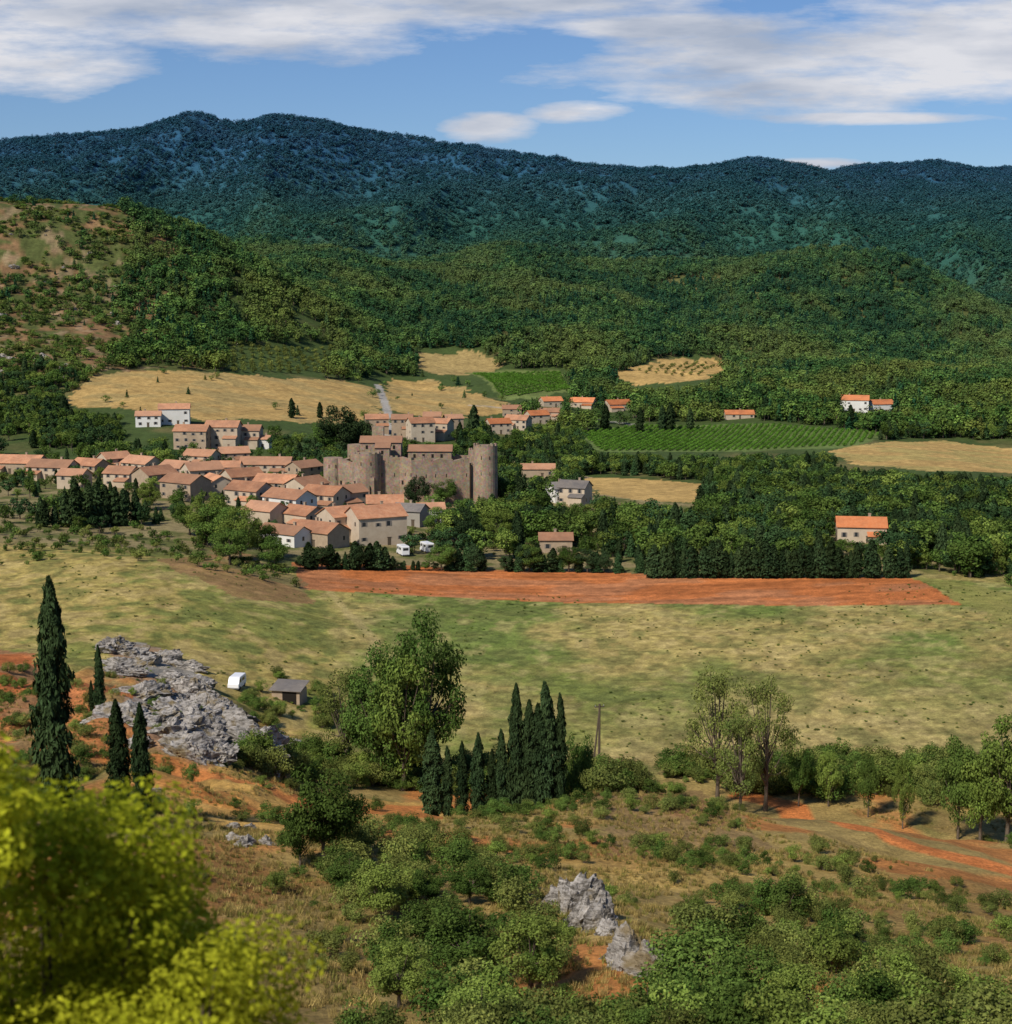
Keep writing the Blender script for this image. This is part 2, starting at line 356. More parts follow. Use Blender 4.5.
P_['shrN']=[crown_tree('shrub',M['shrub'],2600,.030,18,R=(.55,.55,.38),cz=.48,cr=(.12,.24),trunk=False) for _ in range(3)]
P_['shrO']=[crown_tree('shrub_dark',M['oak'],2600,.030,18,R=(.5,.5,.42),cz=.48,cr=(.12,.24),trunk=False) for _ in range(2)]
P_['shrA']=[crown_tree('shrub_light',M['ash'],2400,.030,16,R=(.45,.45,.45),cz=.48,cr=(.12,.22),trunk=False)]
def coll(name,meshes):
    c=bpy.data.collections.new(name)
    for i,m in enumerate(meshes): c.objects.link(bpy.data.objects.new(name+'_variant_%d'%i,m))
    return c
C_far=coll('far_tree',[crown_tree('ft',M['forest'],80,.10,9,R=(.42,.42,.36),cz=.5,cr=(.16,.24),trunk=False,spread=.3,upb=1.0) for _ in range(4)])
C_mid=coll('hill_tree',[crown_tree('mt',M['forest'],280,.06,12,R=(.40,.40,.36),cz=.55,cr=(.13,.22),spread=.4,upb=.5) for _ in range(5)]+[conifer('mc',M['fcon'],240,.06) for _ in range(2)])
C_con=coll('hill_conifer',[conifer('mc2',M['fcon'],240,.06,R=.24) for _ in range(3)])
C_val=coll('valley_tree',[crown_tree('vt',M['oak'],1000,.037,18,R=(.38,.38,.37)) for _ in range(3)]+[crown_tree('vt2',M['ash'],1000,.035,16,R=(.33,.33,.37)) for _ in range(1)]+[crown_tree('vt3',M['pine'],1000,.037,16,R=(.38,.38,.37)) for _ in range(2)]+[cypress('vcy',M['cyp'],1300,.032,R=.16) for _ in range(2)]+[conifer('vco',M['pine'],1200,.035)])
C_shr=coll('bush',P_['shrN']+P_['shrO']+P_['shrA'])
C_shm=coll('scrub',[crown_tree('sm',M['shrub'],260,.085,9,R=(.5,.5,.36),cz=.45,cr=(.18,.3),trunk=False) for _ in range(2)]+[crown_tree('sm2',M['oak'],260,.085,9,R=(.5,.5,.36),cz=.45,cr=(.18,.3),trunk=False) for _ in range(3)])
C_vin=coll('vine',[crown_tree('vi',M['vine'],100,.13,7,R=(.5,.5,.3),cz=.5,cr=(.2,.3),trunk=False) for _ in range(2)])
C_gr=coll('grass_tuft',[tuft('g1',M['dry']),tuft('g2',M['dry']),tuft('g3',M['ggrass'])])
def gn_instancer(name,c,pts,scale,rot,idx):
    n=len(pts); me=bpy.data.meshes.new(name); me.vertices.add(n); me.vertices.foreach_set('co',np.asarray(pts,float).ravel())
    a=me.attributes.new('sc','FLOAT_VECTOR','POINT'); a.data.foreach_set('vector',np.asarray(scale,float).ravel())
    a=me.attributes.new('rt','FLOAT_VECTOR','POINT'); a.data.foreach_set('vector',np.asarray(rot,float).ravel())
    a=me.attributes.new('ix','INT','POINT'); a.data.foreach_set('value',np.asarray(idx).astype(np.int32))
    o=link(bpy.data.objects.new(name,me))
    g=bpy.data.node_groups.new(name+'_gn','GeometryNodeTree')
    g.interface.new_socket('Geometry',in_out='INPUT',socket_type='NodeSocketGeometry'); g.interface.new_socket('Geometry',in_out='OUTPUT',socket_type='NodeSocketGeometry')
    i=g.nodes.new('NodeGroupInput'); oo=g.nodes.new('NodeGroupOutput'); ip=g.nodes.new('GeometryNodeInstanceOnPoints'); ci=g.nodes.new('GeometryNodeCollectionInfo')
    ci.inputs['Collection'].default_value=c; ci.inputs['Separate Children'].default_value=True; ci.inputs['Reset Children'].default_value=True
    ip.inputs['Pick Instance'].default_value=True
    def at(nm,t):
        q=g.nodes.new('GeometryNodeInputNamedAttribute'); q.data_type=t; q.inputs['Name'].default_value=nm; return q.outputs['Attribute']
    L=g.links.new
    L(i.outputs[0],ip.inputs['Points']); L(ci.outputs[0],ip.inputs['Instance']); L(at('ix','INT'),ip.inputs['Instance Index']); L(at('rt','FLOAT_VECTOR'),ip.inputs['Rotation']); L(at('sc','FLOAT_VECTOR'),ip.inputs['Scale'])
    L(ip.outputs[0],oo.inputs[0]); md=o.modifiers.new('scatter','NODES'); md.node_group=g; return o
houses=[] # x,y,r,height
def scatter(name,c,n,y0,y1,hgt,poly=None,excl=(),tl=.44,wr=(.85,1.2),thr=None,avoid=True,sink=.02,topex=(),close=False):
    y=np.sqrt(rng.uniform(y0*y0,y1*y1,n)); t=rng.uniform(-tl,tl,n); x=t*y; z=height(x,y); k=np.ones(n,bool); s=rng.uniform(hgt[0],hgt[1],n)
    u,v=proj(x,y,z)
    if poly is not None: k&=np.any([inpoly(u,v,p) for p in poly],axis=0)
    for e in excl: k&=~inpoly(u,v,e)
    if len(topex):
        u2,v2=proj(x,y,z+s*.8)
        for e in topex: k&=~inpoly(u2,v2,e)
    if thr is not None: k&=thr(x,y)
    if close:
        for hx,hy,hr,hz in houses: k&=~(np.hypot(x-hx,y-hy)<hr*.85+s*.3+.5)
    elif avoid:
        for hx,hy,hr,hz in houses:
            col_=(np.abs(x-hx*y/hy)<hr+1.5); dd=hy-y
            k&=~(col_&(dd>-hr-1)&(dd<12))
            k&=~(col_&(dd>=12)&(dd<110)&(z+s>hz+1.2+dd*(H-hz)/hy))
    x,y,z,s=x[k],y[k],z[k],s[k]; m=len(x)
    w=s*rng.uniform(wr[0],wr[1],m)
    return gn_instancer(name,c,np.stack([x,y,z-s*sink],1),np.stack([w,w,s],1),np.stack([np.zeros(m),np.zeros(m),rng.uniform(0,6.28,m)],1),rng.integers(0,len(c.objects),m))
def tree(name,key,u,vb,vt,wf=1.0,y=None):
    if y is None: x,y,z=cast(u,vb); s=(vb-vt)*y/F
    else:
        t,q=ts(u,vt); x=t*y; z=float(height(x,y)); s=H+q*y-z; wf=wf*((vb-vt)*y/F)/s
    me=random.choice(P_[key]); o=bpy.data.objects.new(name,me); o.location=(x,y,z-.01*s); o.scale=(s*wf,s*wf,s); o.rotation_euler=(0,0,random.uniform(0,6.28)); return link(o)
# ---------------------------------------------------------------- terrain mesh
ys=[-120.0]
while ys[-1]<9400:
    y=ys[-1]; ys.append(y+(max(.5,.0042*y) if y<5500 else 200) if y>30 else y+3)
ys=np.array(ys)
ss=np.concatenate([np.linspace(-.68,-.40,40)[:-1],np.linspace(-.40,.40,820),np.linspace(.40,.68,40)[1:]])
S,Y=np.meshgrid(ss,ys); X=S*(Y+np.interp(Y,[0,300],[160,0])); Zt=height(X,Y)
nr,nc=X.shape
def mixv(a,b,f): f=f[...,None]; return a*(1-f)+b*f
A=lambda *c: np.array(c,float)
T=X/np.maximum(Y,45)
n1=fbm(X/9,Y/9,5,0); n2=fbm(X/35,Y/50,4,1); n3=fbm(X/1.3,Y/1.6,2,2); n4=fbm(X/150,Y/150,4,3); n5=fbm(X/4.5,Y/7,4,4)
fg=mixv(A(.24,.17,.06)+0*X[...,None],A(.125,.13,.034),sm(.44,.64,n1)); fg=mixv(fg,A(.40,.28,.095),sm(.44,.58,n2)*.85)
fg=mixv(fg,A(.50,.18,.05),sm(.53,.62,fbm(X/16,Y/16,4,5))*.75)
me_=mixv(A(.175,.205,.045)+0*X[...,None],A(.41,.31,.105),sm(.42,.60,n2*.5+n1*.3+n5*.2)*.85)
me_=mixv(me_,A(.42,.32,.12),sm(330,255,Y)*sm(-.02,.2,T)*.75)
me_=mixv(me_,A(.14,.195,.04),sm(318,345,Y)*sm(.60,.48,n2)*.7)
lf=mixv(A(.39,.30,.09)+0*X[...,None],A(.23,.23,.055),sm(.45,.62,n2*.6+n5*.4))
mead=mixv(me_,lf,sm(-.09,-.12,T+.02*(n1-.5)))
mead=mixv(mead,A(.11,.135,.038),sm(.52,.66,n5)*.5)
mead=mixv(mead,A(.46,.35,.15),sm(.48,.34,n5)*.4)
mead=mead*(1+1.0*(n3-.5))[...,None]
col=mixv(fg,mead,sm(232,242,Y+8*(n1-.5)))
leftrock=mixv(A(.26,.16,.07)+0*X[...,None],A(.50,.18,.06),sm(.47,.56,n1))
col=mixv(col,leftrock,sm(-.10,-.16,T)*sm(150,170,Y)*sm(270,240,Y)*.8)
vil=mixv(A(.26,.21,.10)+0*X[...,None],A(.12,.13,.04),sm(.44,.62,n1))
col=mixv(col,vil,sm(425,450,Y))
ff=mixv(A(.06,.09,.025)+0*X[...,None],A(.17,.14,.055),sm(.55,.75,n2)*.7)
col=mixv(col,ff,sm(640,720,Y))
lh=mixv(A(.22,.13,.062)+0*X[...,None],A(.085,.10,.03),sm(.38,.52,n2*.4+n1*.6)); lh=mixv(lh,A(.32,.22,.13),sm(.60,.70,fbm(X/12,Y/20,5,4))*.6)
lh=lh*(1+1.0*(fbm(X/5,Y/8,3,6)-.5))[...,None]
col=mixv(col,lh,sm(-.17,-.21,T+.06*(n4-.5))*sm(880,980,Y)*sm(1600,1500,Y))
mt=mixv(A(.032,.105,.078)+0*X[...,None],A(.026,.090,.160),sm(160,380,Zt))  # mountain ground colour includes painted blue distance haze, bluer higher up
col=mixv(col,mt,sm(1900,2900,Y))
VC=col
def wpoly(pix): return [cast(u,v)[:2] for u,v in pix]
def paint(pix,c,var=.12,wob=1.5,op=1.0,stripe=None,second=None):
    p=wpoly(pix); xs=[a[0] for a in p]; yy=[a[1] for a in p]
    k=(X>min(xs)-5)&(X<max(xs)+5)&(Y>min(yy)-5)&(Y<max(yy)+5)
    xx=X[k];yv=Y[k]
    ins=inpoly(xx+wob*4*(fbm(xx/14,yv/14,3,1)-.5)+wob*(vn(xx,yv,2)-.5),yv+wob*4*(fbm(xx/14,yv/14,3,3)-.5),p)
    nn=fbm(xx/20,yv/12,4,6); cc=np.array(c)[None]*(1+var*(nn-.5)*4)[:,None]
    if second is not None: cc=cc*(1-sm(.45,.6,nn))[:,None]+np.array(second)[None]*sm(.45,.6,nn)[:,None]
    if stripe is not None:
        q=-xx*math.sin(stripe)+yv*math.cos(stripe); cc=cc*(1+.45*(vn(q/2.2,0*q+3,3)-.5)+.35*(vn(xx/12,q/.9,5)-.5)+.3*(vn(xx/1.5,yv/1.5,1)-.5))[:,None]
    else: cc=cc*(1+.35*(vn(xx/2.5,yv/2.5,7)-.5))[:,None]
    cur=VC[k]; cur[ins]=cur[ins]*(1-op)+cc[ins]*op; VC[k]=cur
    return p
orange=(.50,.165,.05)
paint([(292,562),(420,566),(600,572),(800,577),(912,577),(962,605),(800,606),(600,603),(450,597),(350,592),(300,588)],orange,.16,.5,stripe=.02,second=(.42,.17,.07))
paint([(962,605),(912,577),(1012,592),(1150,600),(1150,640),(1012,625)],(.24,.23,.06),.1,2,.8)
yel=(.47,.31,.11)
for pl in ([(95,372),(150,370),(260,376),(350,382),(385,392),(380,418),(330,424),(200,420),(60,405)],[(385,378),(430,380),(480,395),(520,410),(440,418),(385,410)]): paint(pl,yel,.14,5,second=(.36,.26,.10))
paint([(412,352),(470,350),(505,362),(470,375),(425,372)],(.36,.26,.10),.1,5)
paint([(612,374),(660,360),(715,357),(730,368),(700,380),(640,384)],yel,.1,5)
paint([(470,372),(560,370),(575,392),(500,400)],(.15,.19,.055),.1,3)
paint([(575,432),(640,424),(780,424),(890,434),(850,448),(720,452),(600,452)],(.13,.18,.05),.1,2)
paint([(830,452),(870,443),(940,440),(1060,446),(1100,474),(930,472),(850,464)],yel,.1,3,second=(.38,.29,.10))
paint([(575,478),(640,478),(700,484),(698,503),(640,500),(590,492)],yel,.1,3)
paint([(505,460),(560,462),(590,478),(540,480)],(.34,.26,.15),.08,2)
paint([(-150,640),(0,650),(40,655),(50,708),(0,724),(-150,715)],(.50,.16,.05),.2,2,second=(.30,.16,.07))
paint([(60,685),(120,682),(150,700),(60,712)],(.46,.17,.06),.15,1)
paint([(120,768),(200,772),(330,795),(430,802),(500,800),(505,812),(420,828),(300,840),(240,832),(180,800)],(.54,.21,.055),.15,1,second=(.50,.30,.085))
paint([(60,870),(200,842),(330,872),(420,900),(330,1010),(150,1010)],(.22,.155,.055),.2,1.5,.5)
paint([(560,800),(700,790),(760,850),(600,856)],(.26,.165,.075),.15,1.5,.7)
paint([(480,850),(640,858),(800,850),(1012,900),(1012,950),(800,905),(600,885)],(.46,.31,.095),.15,2.5,.75)
paint([(760,880),(980,880),(1100,905),(1100,960),(900,935)],(.33,.22,.075),.15,2,.7)
paint([(150,560),(230,545),(300,580),(320,606),(240,600)],(.33,.17,.08),.15,2,.7,second=(.2,.16,.07))
rockA=[(108,650),(135,642),(175,655),(205,680),(212,700),(160,695),(110,668)]; rockB=[(112,700),(150,690),(215,712),(290,738),(292,752),(240,760),(190,765),(140,748),(118,725)]
for pl in (rockA,rockB): paint(pl,(.34,.31,.27),.3,1.5,.9,second=(.34,.20,.11))
def ribbon_paint(pix,w,c,y0=45,op=1.0):
    W_=[cast(u,v,y0) for u,v in pix]
    for a,b in zip(W_[:-1],W_[1:]):
        ax,ay=a[:2];bx,by=b[:2]; L=max(math.hypot(bx-ax,by-ay),.1)
        k=(X>min(ax,bx)-w-3)&(X<max(ax,bx)+w+3)&(Y>min(ay,by)-w-3)&(Y<max(ay,by)+w+3)
        px=X[k]-ax;py=Y[k]-ay; tt=np.clip((px*(bx-ax)+py*(by-ay))/L/L,0,1)
        d=np.hypot(px-tt*(bx-ax),py-tt*(by-ay)); f=sm(w/2+.5,w/2-.4,d+.8*(n1[k]-.5))*op
        VC[k]=VC[k]*(1-f[:,None])+np.array(c)[None]*f[:,None]
ribbon_paint([(745,796),(790,806),(850,824),(900,841),(960,858),(1030,878),(1150,895)],4.6,(.62,.21,.06))
ribbon_paint([(120,760),(200,775),(300,803),(400,808),(500,803),(560,806)],4,(.56,.21,.06))
ribbon_paint([(330,592),(350,615),(375,640),(370,665)],2.2,(.46,.36,.15),op=.6)
ribbon_paint([(378,385),(384,400),(390,418),(384,440)],5,(.38,.35,.30),y0=500)
ribbon_paint([(470,405),(560,412),(640,425)],4,(.38,.35,.30),y0=500,op=.7)
gm=bpy.data.meshes.new('ground'); nvv=nr*nc
gm.vertices.add(nvv); gm.vertices.foreach_set('co',np.stack([X,Y,Zt],-1).astype(np.float32).ravel())
ii=np.arange(nvv).reshape(nr,nc); q=np.stack([ii[:-1,:-1],ii[:-1,1:],ii[1:,1:],ii[1:,:-1]],-1).reshape(-1)
gm.loops.add(len(q)); gm.loops.foreach_set('vertex_index',q.astype(np.int32)); nf=len(q)//4
gm.polygons.add(nf); gm.polygons.foreach_set('loop_start',(np.arange(nf)*4).astype(np.int32)); gm.polygons.foreach_set('use_smooth',np.ones(nf,bool))
gm.update(calc_edges=True)
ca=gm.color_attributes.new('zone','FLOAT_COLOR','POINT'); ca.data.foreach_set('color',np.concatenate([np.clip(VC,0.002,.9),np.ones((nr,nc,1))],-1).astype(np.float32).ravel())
m,nt=newmat('terrain'); g=N(nt,'ShaderNodeNewGeometry'); vc=N(nt,'ShaderNodeVertexColor',layer_name='zone'); pos=g.outputs['Position']
a=noise(nt,pos,2.2,6,.75); b=noise(nt,pos,.35,5,.65); c3=noise(nt,pos,.06,4,.6)
k=math_(nt,'MULTIPLY',math_(nt,'MULTIPLY',rng_(nt,a,.3,.7,.5,1.45),rng_(nt,b,.3,.7,.7,1.25)),rng_(nt,c3,.3,.7,.85,1.15))
cb=N(nt,'ShaderNodeCombineXYZ'); [nt.links.new(k,cb.inputs[i]) for i in range(3)]
princ(nt,mixc(nt,1.0,vc.outputs[0],cb.outputs[0],'MULTIPLY'),.95,bumped(nt,a,.8,.3),.1)
gm.materials.append(m); link(bpy.data.objects.new('ground',gm))
print('terrain',nvv,time.time()-T0)
# ---------------------------------------------------------------- buildings
def house(name,u,v,w,d,h,rot=0,wall='cream',roof='tile',st=2,pitch=.42,chim=True,door=True):
    x,y,z=cast(u,v,200)
    r=math.radians(rot)
    e=empty(name,(x,y+d*.5,z),r)
    houses.append((x,y+d/2,w/2,z))
    b=MB(); x0,x1,y0,y1=-w/2,w/2,-d/2,d/2; rh=d/2*pitch*1.2
    b.add([(x0,y0,-4),(x1,y0,-4),(x1,y1,-4),(x0,y1,-4),(x0,y0,h),(x1,y0,h),(x1,y1,h),(x0,y1,h),(x0,0,h+rh),(x1,0,h+rh)],
      [(0,1,5,4),(1,2,6,9,5),(2,3,7,6),(3,0,4,8,7)])
    b.obj('walls',[M[wall]],e)
    o=.45; k=rh/(d/2); ze=h-k*o+.06; zr=h+rh+.06; th=.16; hx=-o
    b=MB()
    A_=[(x0-o,y0-o,ze),(x1+o,y0-o,ze),(x1+o,y1+o,ze),(x0-o,y1+o,ze),(x0+hx,0,zr),(x1-hx,0,zr)]
    B_=[(p[0],p[1],p[2]+th) for p in A_]
    b.add(A_+B_,[(1,0,4,5),(3,2,5,4),(6,7,11,10),(8,9,10,11),(0,1,7,6),(2,3,9,8),(0,6,10,4),(4,10,9,3),(1,5,11,7),(5,2,8,11)])
    b.obj('roof',[M[roof]],e)
    g_=MB(); sh=MB(); fl=h/st
    def win(cx,cz,ww,wh,side):
        if side=='f': g_.box(cx-ww/2,cx+ww/2,y0-.03,y0+.1,cz,cz+wh); sh.box(cx-ww/2-.42,cx-ww/2-.03,y0-.08,y0-.005,cz,cz+wh,0); sh.box(cx+ww/2+.03,cx+ww/2+.42,y0-.08,y0-.005,cz,cz+wh,0)
        elif side=='r': g_.box(x1-.1,x1+.03,cx-ww/2,cx+ww/2,cz,cz+wh)
        else: g_.box(x0-.03,x0+.1,cx-ww/2,cx+ww/2,cz,cz+wh)
    nw=max(1,int(w/3.4))
    for s_ in range(st):
        for i in range(nw):
            cx=x0+w*(i+.5)/nw+random.uniform(-.4,.4)
            if s_==0 and i==nw//2 and door: continue
            if random.random()<.75: win(cx,s_*fl+fl*.38+random.uniform(-.15,.15),random.choice([.8,.95,1.1]),min(random.uniform(.9,1.5),fl*.5),'f')
        nd=max(1,int(d/4.5))
        for i in range(nd):
            cy=y0+d*(i+.5)/nd
            if random.random()<.6: win(cy,s_*fl+fl*.38,.9,min(1.25,fl*.5),'r')
            if random.random()<.6: win(cy,s_*fl+fl*.38,.9,min(1.25,fl*.5),'l')
    if g_.v: g_.obj('windows',[M['glass']],e)
    if sh.v: sh.obj('shutters',[M['shut']],e)
    if door:
        dr=MB(); cx=x0+w*(nw//2+.5)/nw; dr.box(cx-.55,cx+.55,y0-.05,y0+.1,-.3,2.1); dr.box(cx-.7,cx+.7,y0-.12,y0-.002,2.103,2.28); dr.obj('door',[M['wood']],e)
    if chim:
        c=MB(); cx=random.uniform(-.3,.3)*w; c.box(cx-.4,cx+.4,.3,.95,h+rh*.6,h+rh+1.0); c.box(cx-.5,cx+.5,.2,1.05,h+rh+1.003,h+rh+1.12); c.obj('chimney',[M['buff']],e)
    if w*d>85 and random.random()<.6 and name!='white_house':
        an=MB(); aw=w*random.uniform(.35,.55); ah=h*.5; sx=random.choice([-1,1]); ax0=sx*(w/2-.3)-(aw/2)
        ax0=max(x0+.2,min(x1-aw-.2,ax0)); an.add([(ax0,y0-3,-4),(ax0+aw,y0-3,-4),(ax0+aw,y0-.004,-4),(ax0,y0-.004,-4),(ax0,y0-3,ah),(ax0+aw,y0-3,ah),(ax0+aw,y0-.004,ah+.9),(ax0,y0-.004,ah+.9)],[(0,1,5,4),(1,2,6,5),(2,3,7,6),(3,0,4,7)]); an.obj('annex_walls',[M[wall]],e)
        an=MB(); P1=[(ax0-.3,y0-3.4,ah-.06),(ax0+aw+.3,y0-3.4,ah-.06),(ax0+aw+.3,y0-.01,ah+.96),(ax0-.3,y0-.01,ah+.96)]; an.add(P1+[(a,b,c+.14) for a,b,c in P1],[(0,3,2,1),(4,5,6,7),(0,1,5,4),(1,2,6,5),(2,3,7,6),(3,0,4,7)]); an.obj('annex_roof',[M[roof]],e)
    return e
HS=[ # u,v,w,d,h,rot,wall,roof,storeys
(147,427,12,8,5.5,8,'white','tile',2),(173,425,15,9,8,8,'white','tile',2),
(191,450,15,10,8.5,-6,'buff','tile',3),(222,449,15,10,10,-4,'cream','tile',3),(247,448,12,9,8,-4,'cream','tile',2),(263,449,6,6,4.5,-4,'white','tile',1),
(12,474,24,11,4.5,-10,'buff','tile',1),(50,480,18,10,5,-16,'cream','tile',2),(88,478,13,9,5,-30,'buff','tile',2),(72,489,10,8,5,-15,'cream','tile',2),
(112,472,11,9,5.5,40,'cream','tile',2),(140,476,14,10,5,-35,'cream','tile',2),(120,487,11,9,5,-18,'cream','tile',2),(152,491,13,10,6,50,'buff','tile',2),(176,482,12,9,5.5,-32,'cream','tile',2),
(200,486,13,10,6,30,'cream','tile',2),(183,500,15,10,6,-35,'buff','tile',2),(214,498,12,9,5.5,-60,'cream','tile',2),(225,480,11,8,5,0,'white','tile',2),(265,477,20,10,5,-3,'cream','tile',2),(303,480,12,9,5,50,'buff','tile',2),
(240,493,13,10,6,35,'cream','tile',2),(248,508,14,10,6,-32,'cream','tile',2),(276,498,15,10,5.5,-18,'buff','tile',2),(305,502,13,10,6,55,'cream','tile',2),(288,516,16,10,6,-38,'white','tile',2),
(324,512,14,10,6,-30,'cream','tile',2),(264,526,12,9,5,-35,'cream','tile',2),(347,510,11,9,6,40,'buff','tile',2),(302,530,12,9,5,-40,'cream','tile',2),
(283,545,15,8,3.5,-35,'white','tile',1),(318,547,15,10,4.5,-35,'buff','tile',1),(343,540,14,10,7.5,40,'cream','tile',2),(374,545,16,12,8.5,28,'cream','tile',2),(384,521,12,9,6,5,'buff','tile',2),(410,526,10,8,5,-20,'grey','slate',1),
(430,524,9,7,5,10,'white','tile',1),(232,465,12,9,5,20,'buff','tile',2),(200,468,13,9,5,-20,'cream','tile',2),
(402,438,11,9,10,0,'buff','tile',3),(420,442,13,10,10,20,'cream','tile',3),(440,440,12,9,9,-22,'cream','tile',2),(376,432,12,9,7,10,'buff','tile',2),(432,427,10,9,6,0,'cream','tile',2),(453,429,10,8,6,18,'buff','tile',2),
(498,434,13,10,6,20,'cream','tile2',2),(518,430,14,10,6,-22,'cream','tile',2),(537,424,13,10,5.5,25,'cream','tile2',2),(512,417,12,9,5,0,'buff','tile',2),(550,420,12,9,5,0,'cream','tile',2),
(551,407,14,10,4,20,'cream','tile2',1),(583,408,17,11,4,-18,'cream','tile2',1),(618,411,17,11,4.5,22,'cream','tile2',1),
(740,419,18,9,3,0,'cream','tile2',1),(538,478,15,8,4,0,'buff','tile',1),
(856,412,19,12,8,-12,'white','tile2',2),(882,413,16,11,6,15,'white','tile2',2),
(560,503,8,8,5.5,25,'white','slate',2),(575,505,11,9,6.5,-22,'cream','slate',2),
(864,543,15,10,5,-8,'cream','tile2',1),(556,553,10,7,4,0,'buff','tile',1),
]
for u,v,w,d,h,r,wa,ro,st in HS:
    nm={'white':'white_house','cream':'village_house','buff':'stone_house','grey':'stone_house'}[wa]
    house(nm,u,v,w,d,h,r,wa,ro,st)
def castle():
    x,y,z=cast(412,499,200); e=empty('medieval_castle',(x,y,z)); K=y/F
    def lx(u): return (u-412)*K
    st=MB(); cr=MB(); dk=MB(); rf=MB()
    def wall(a,b,h,th=1.8,zb=-5):
        a=Vector((*a,0));b=Vector((*b,0)); d=(b-a); L=d.length; d.normalize(); n=Vector((-d.y,d.x,0))
        def bx(s0,s1,o0,o1,z0,z1,mb,z2=None):
            ps=[a+d*s0+n*o0,a+d*s1+n*o0,a+d*s1+n*o1,a+d*s0+n*o1]; zt=[z1,z2 or z1,z2 or z1,z1]
            mb.add([(p.x,p.y,z0) for p in ps]+[(p.x,p.y,q) for p,q in zip(ps,zt)],[(0,3,2,1),(4,5,6,7),(0,1,5,4),(1,2,6,5),(2,3,7,6),(3,0,4,7)])
        s=0; hp=h
        while s<L-.1:
            l=min(random.uniform(2.5,6),L-s); hh=h+random.choice([0,0,-.8,.6,-1.8,.2]); bx(s,s+l,0,th,zb,hp,st,hh); hp=hh if random.random()<.5 else h+random.uniform(-1,.5)
            if random.random()<.4:
                q=s+.3; top=min(hp,hh)
                while q<s+l-.9: bx(q,q+.9,.002,.5,top-.6,max(hp,hh)+.75,cr); q+=1.9
            if random.random()<.8: bx(s+l/2-.15,s+l/2+.15,-.02,.4,h*.55,h*.55+1.3,dk)
            if random.random()<.3: bx(s+l*.25-.45,s+l*.25+.45,-.02,.4,h*.35,h*.35+1.5,dk)
            s+=l
    def tower(cx,cy,r,h,cren=True):
        n=28; st.tube([(cx,cy,-5),(cx,cy,0),(cx,cy,h)],[r*1.08,r*1.03,r],n)
        for k in range(0,n,2):
            if random.random()<.3 or not cren: continue
            a0=2*math.pi*k/n; a1=2*math.pi*(k+1)/n
            ps=[(cx+math.cos(a)*q,cy+math.sin(a)*q) for a,q in ((a0,r-.5),(a1,r-.5),(a1,r+.02),(a0,r+.02))]; hh=random.uniform(.4,.8)
            cr.add([(p[0],p[1],h+.002) for p in ps]+[(p[0],p[1],h+hh) for p in ps],[(0,3,2,1),(4,5,6,7),(0,1,5,4),(1,2,6,5),(2,3,7,6),(3,0,4,7)])
        for zz in (h*.45,h*.75):
            for an in (-1.2,-1.9,-.5): dk.box(cx+math.cos(an)*r-.15,cx+math.cos(an)*r+.15,cy+math.sin(an)*r-.06,cy+math.sin(an)*r+.4,zz,zz+1.3)
    c1=(lx(328),6);c2=(lx(360),-1);c3=(lx(400),0);c4=(lx(412),-3);c5=(lx(470),2);c6=(lx(484),30);c7=(lx(345),34)
    wall(c1,c2,14);wall(c2,c3,15);wall(c3,c4,15.5);wall(c4,c5,14.5);wall(c5,c6,12);wall(c6,c7,13);wall(c7,c1,12.5)
    tower(lx(486),2,4.4,19.5); tower(lx(367),-.5,5.2,17); tower(lx(331),7,3.6,14.5,False); tower(lx(350),32,4,17,False); tower(lx(478),30,4,15)
    def hall(x0,x1,y0,y1,h):
        st.box(x0,x1,y0,y1,-4,h); k=(y1-y0)*.22; ym=(y0+y1)/2
        rf.add([(x0-.4,y0-.5,h+.01),(x1+.4,y0-.5,h+.01),(x1+.4,y1+.5,h+.01),(x0-.4,y1+.5,h+.01),(x0-.4,ym,h+k),(x1+.4,ym,h+k)],[(0,1,5,4),(2,3,4,5),(0,4,3),(1,2,5),(3,2,1,0)])
        q=x0+2
        while q<x1-1: dk.box(q,q+.9,y0-.03,y0+.2,h-2.4,h-1.0); q+=3.4
    hall(lx(356),lx(398),18,28,19); hall(lx(405),lx(450),20,30,15.5); hall(lx(374),lx(388),8,16,18)
    st.box(lx(366),lx(378),28.2,33,-4,24)
    ax=lx(367)
    st.box(ax-3,ax+3,-5.6,-3,-5,8.5)
    dk.add([(ax+math.cos(t)*2.0,-5.63,4.2+math.sin(t)*2.0) for t in np.linspace(0,math.pi,10)]+[(ax-2,-5.63,.0),(ax+2,-5.63,.0)],[tuple(range(12))])
    st.obj('stone_walls_and_towers',[M['stone']],e); cr.obj('battlements',[M['stone']],e); dk.obj('openings',[M['dark']],e); rf.obj('hall_roofs',[M['tile']],e)
    houses.append((x,y+8,29,z))
castle()
def barn():
    x,y,z=cast(288,702,150); e=empty('stone_barn',(x,y+2,z),math.radians(-12)); houses.append((x,y+2,2.2,z))
    b=MB(); b.box(-2.6,2.6,-2,2,-2,2.0); b.obj('walls',[M['buff']],e)
    r=MB(); r.add([(-3,-2.5,2.02),(3,-2.5,2.02),(3,2.5,2.9),(-3,2.5,2.9),(-3,-2.5,2.14),(3,-2.5,2.14),(3,2.5,3.02),(-3,2.5,3.02)],[(0,3,2,1),(4,5,6,7),(0,1,5,4),(1,2,6,5),(2,3,7,6),(3,0,4,7)]); r.obj('roof',[M['slate']],e)
    d=MB(); d.box(-.6,2.0,-2.06,-1.9,-1,1.8); d.obj('doorway',[M['dark']],e)
barn()
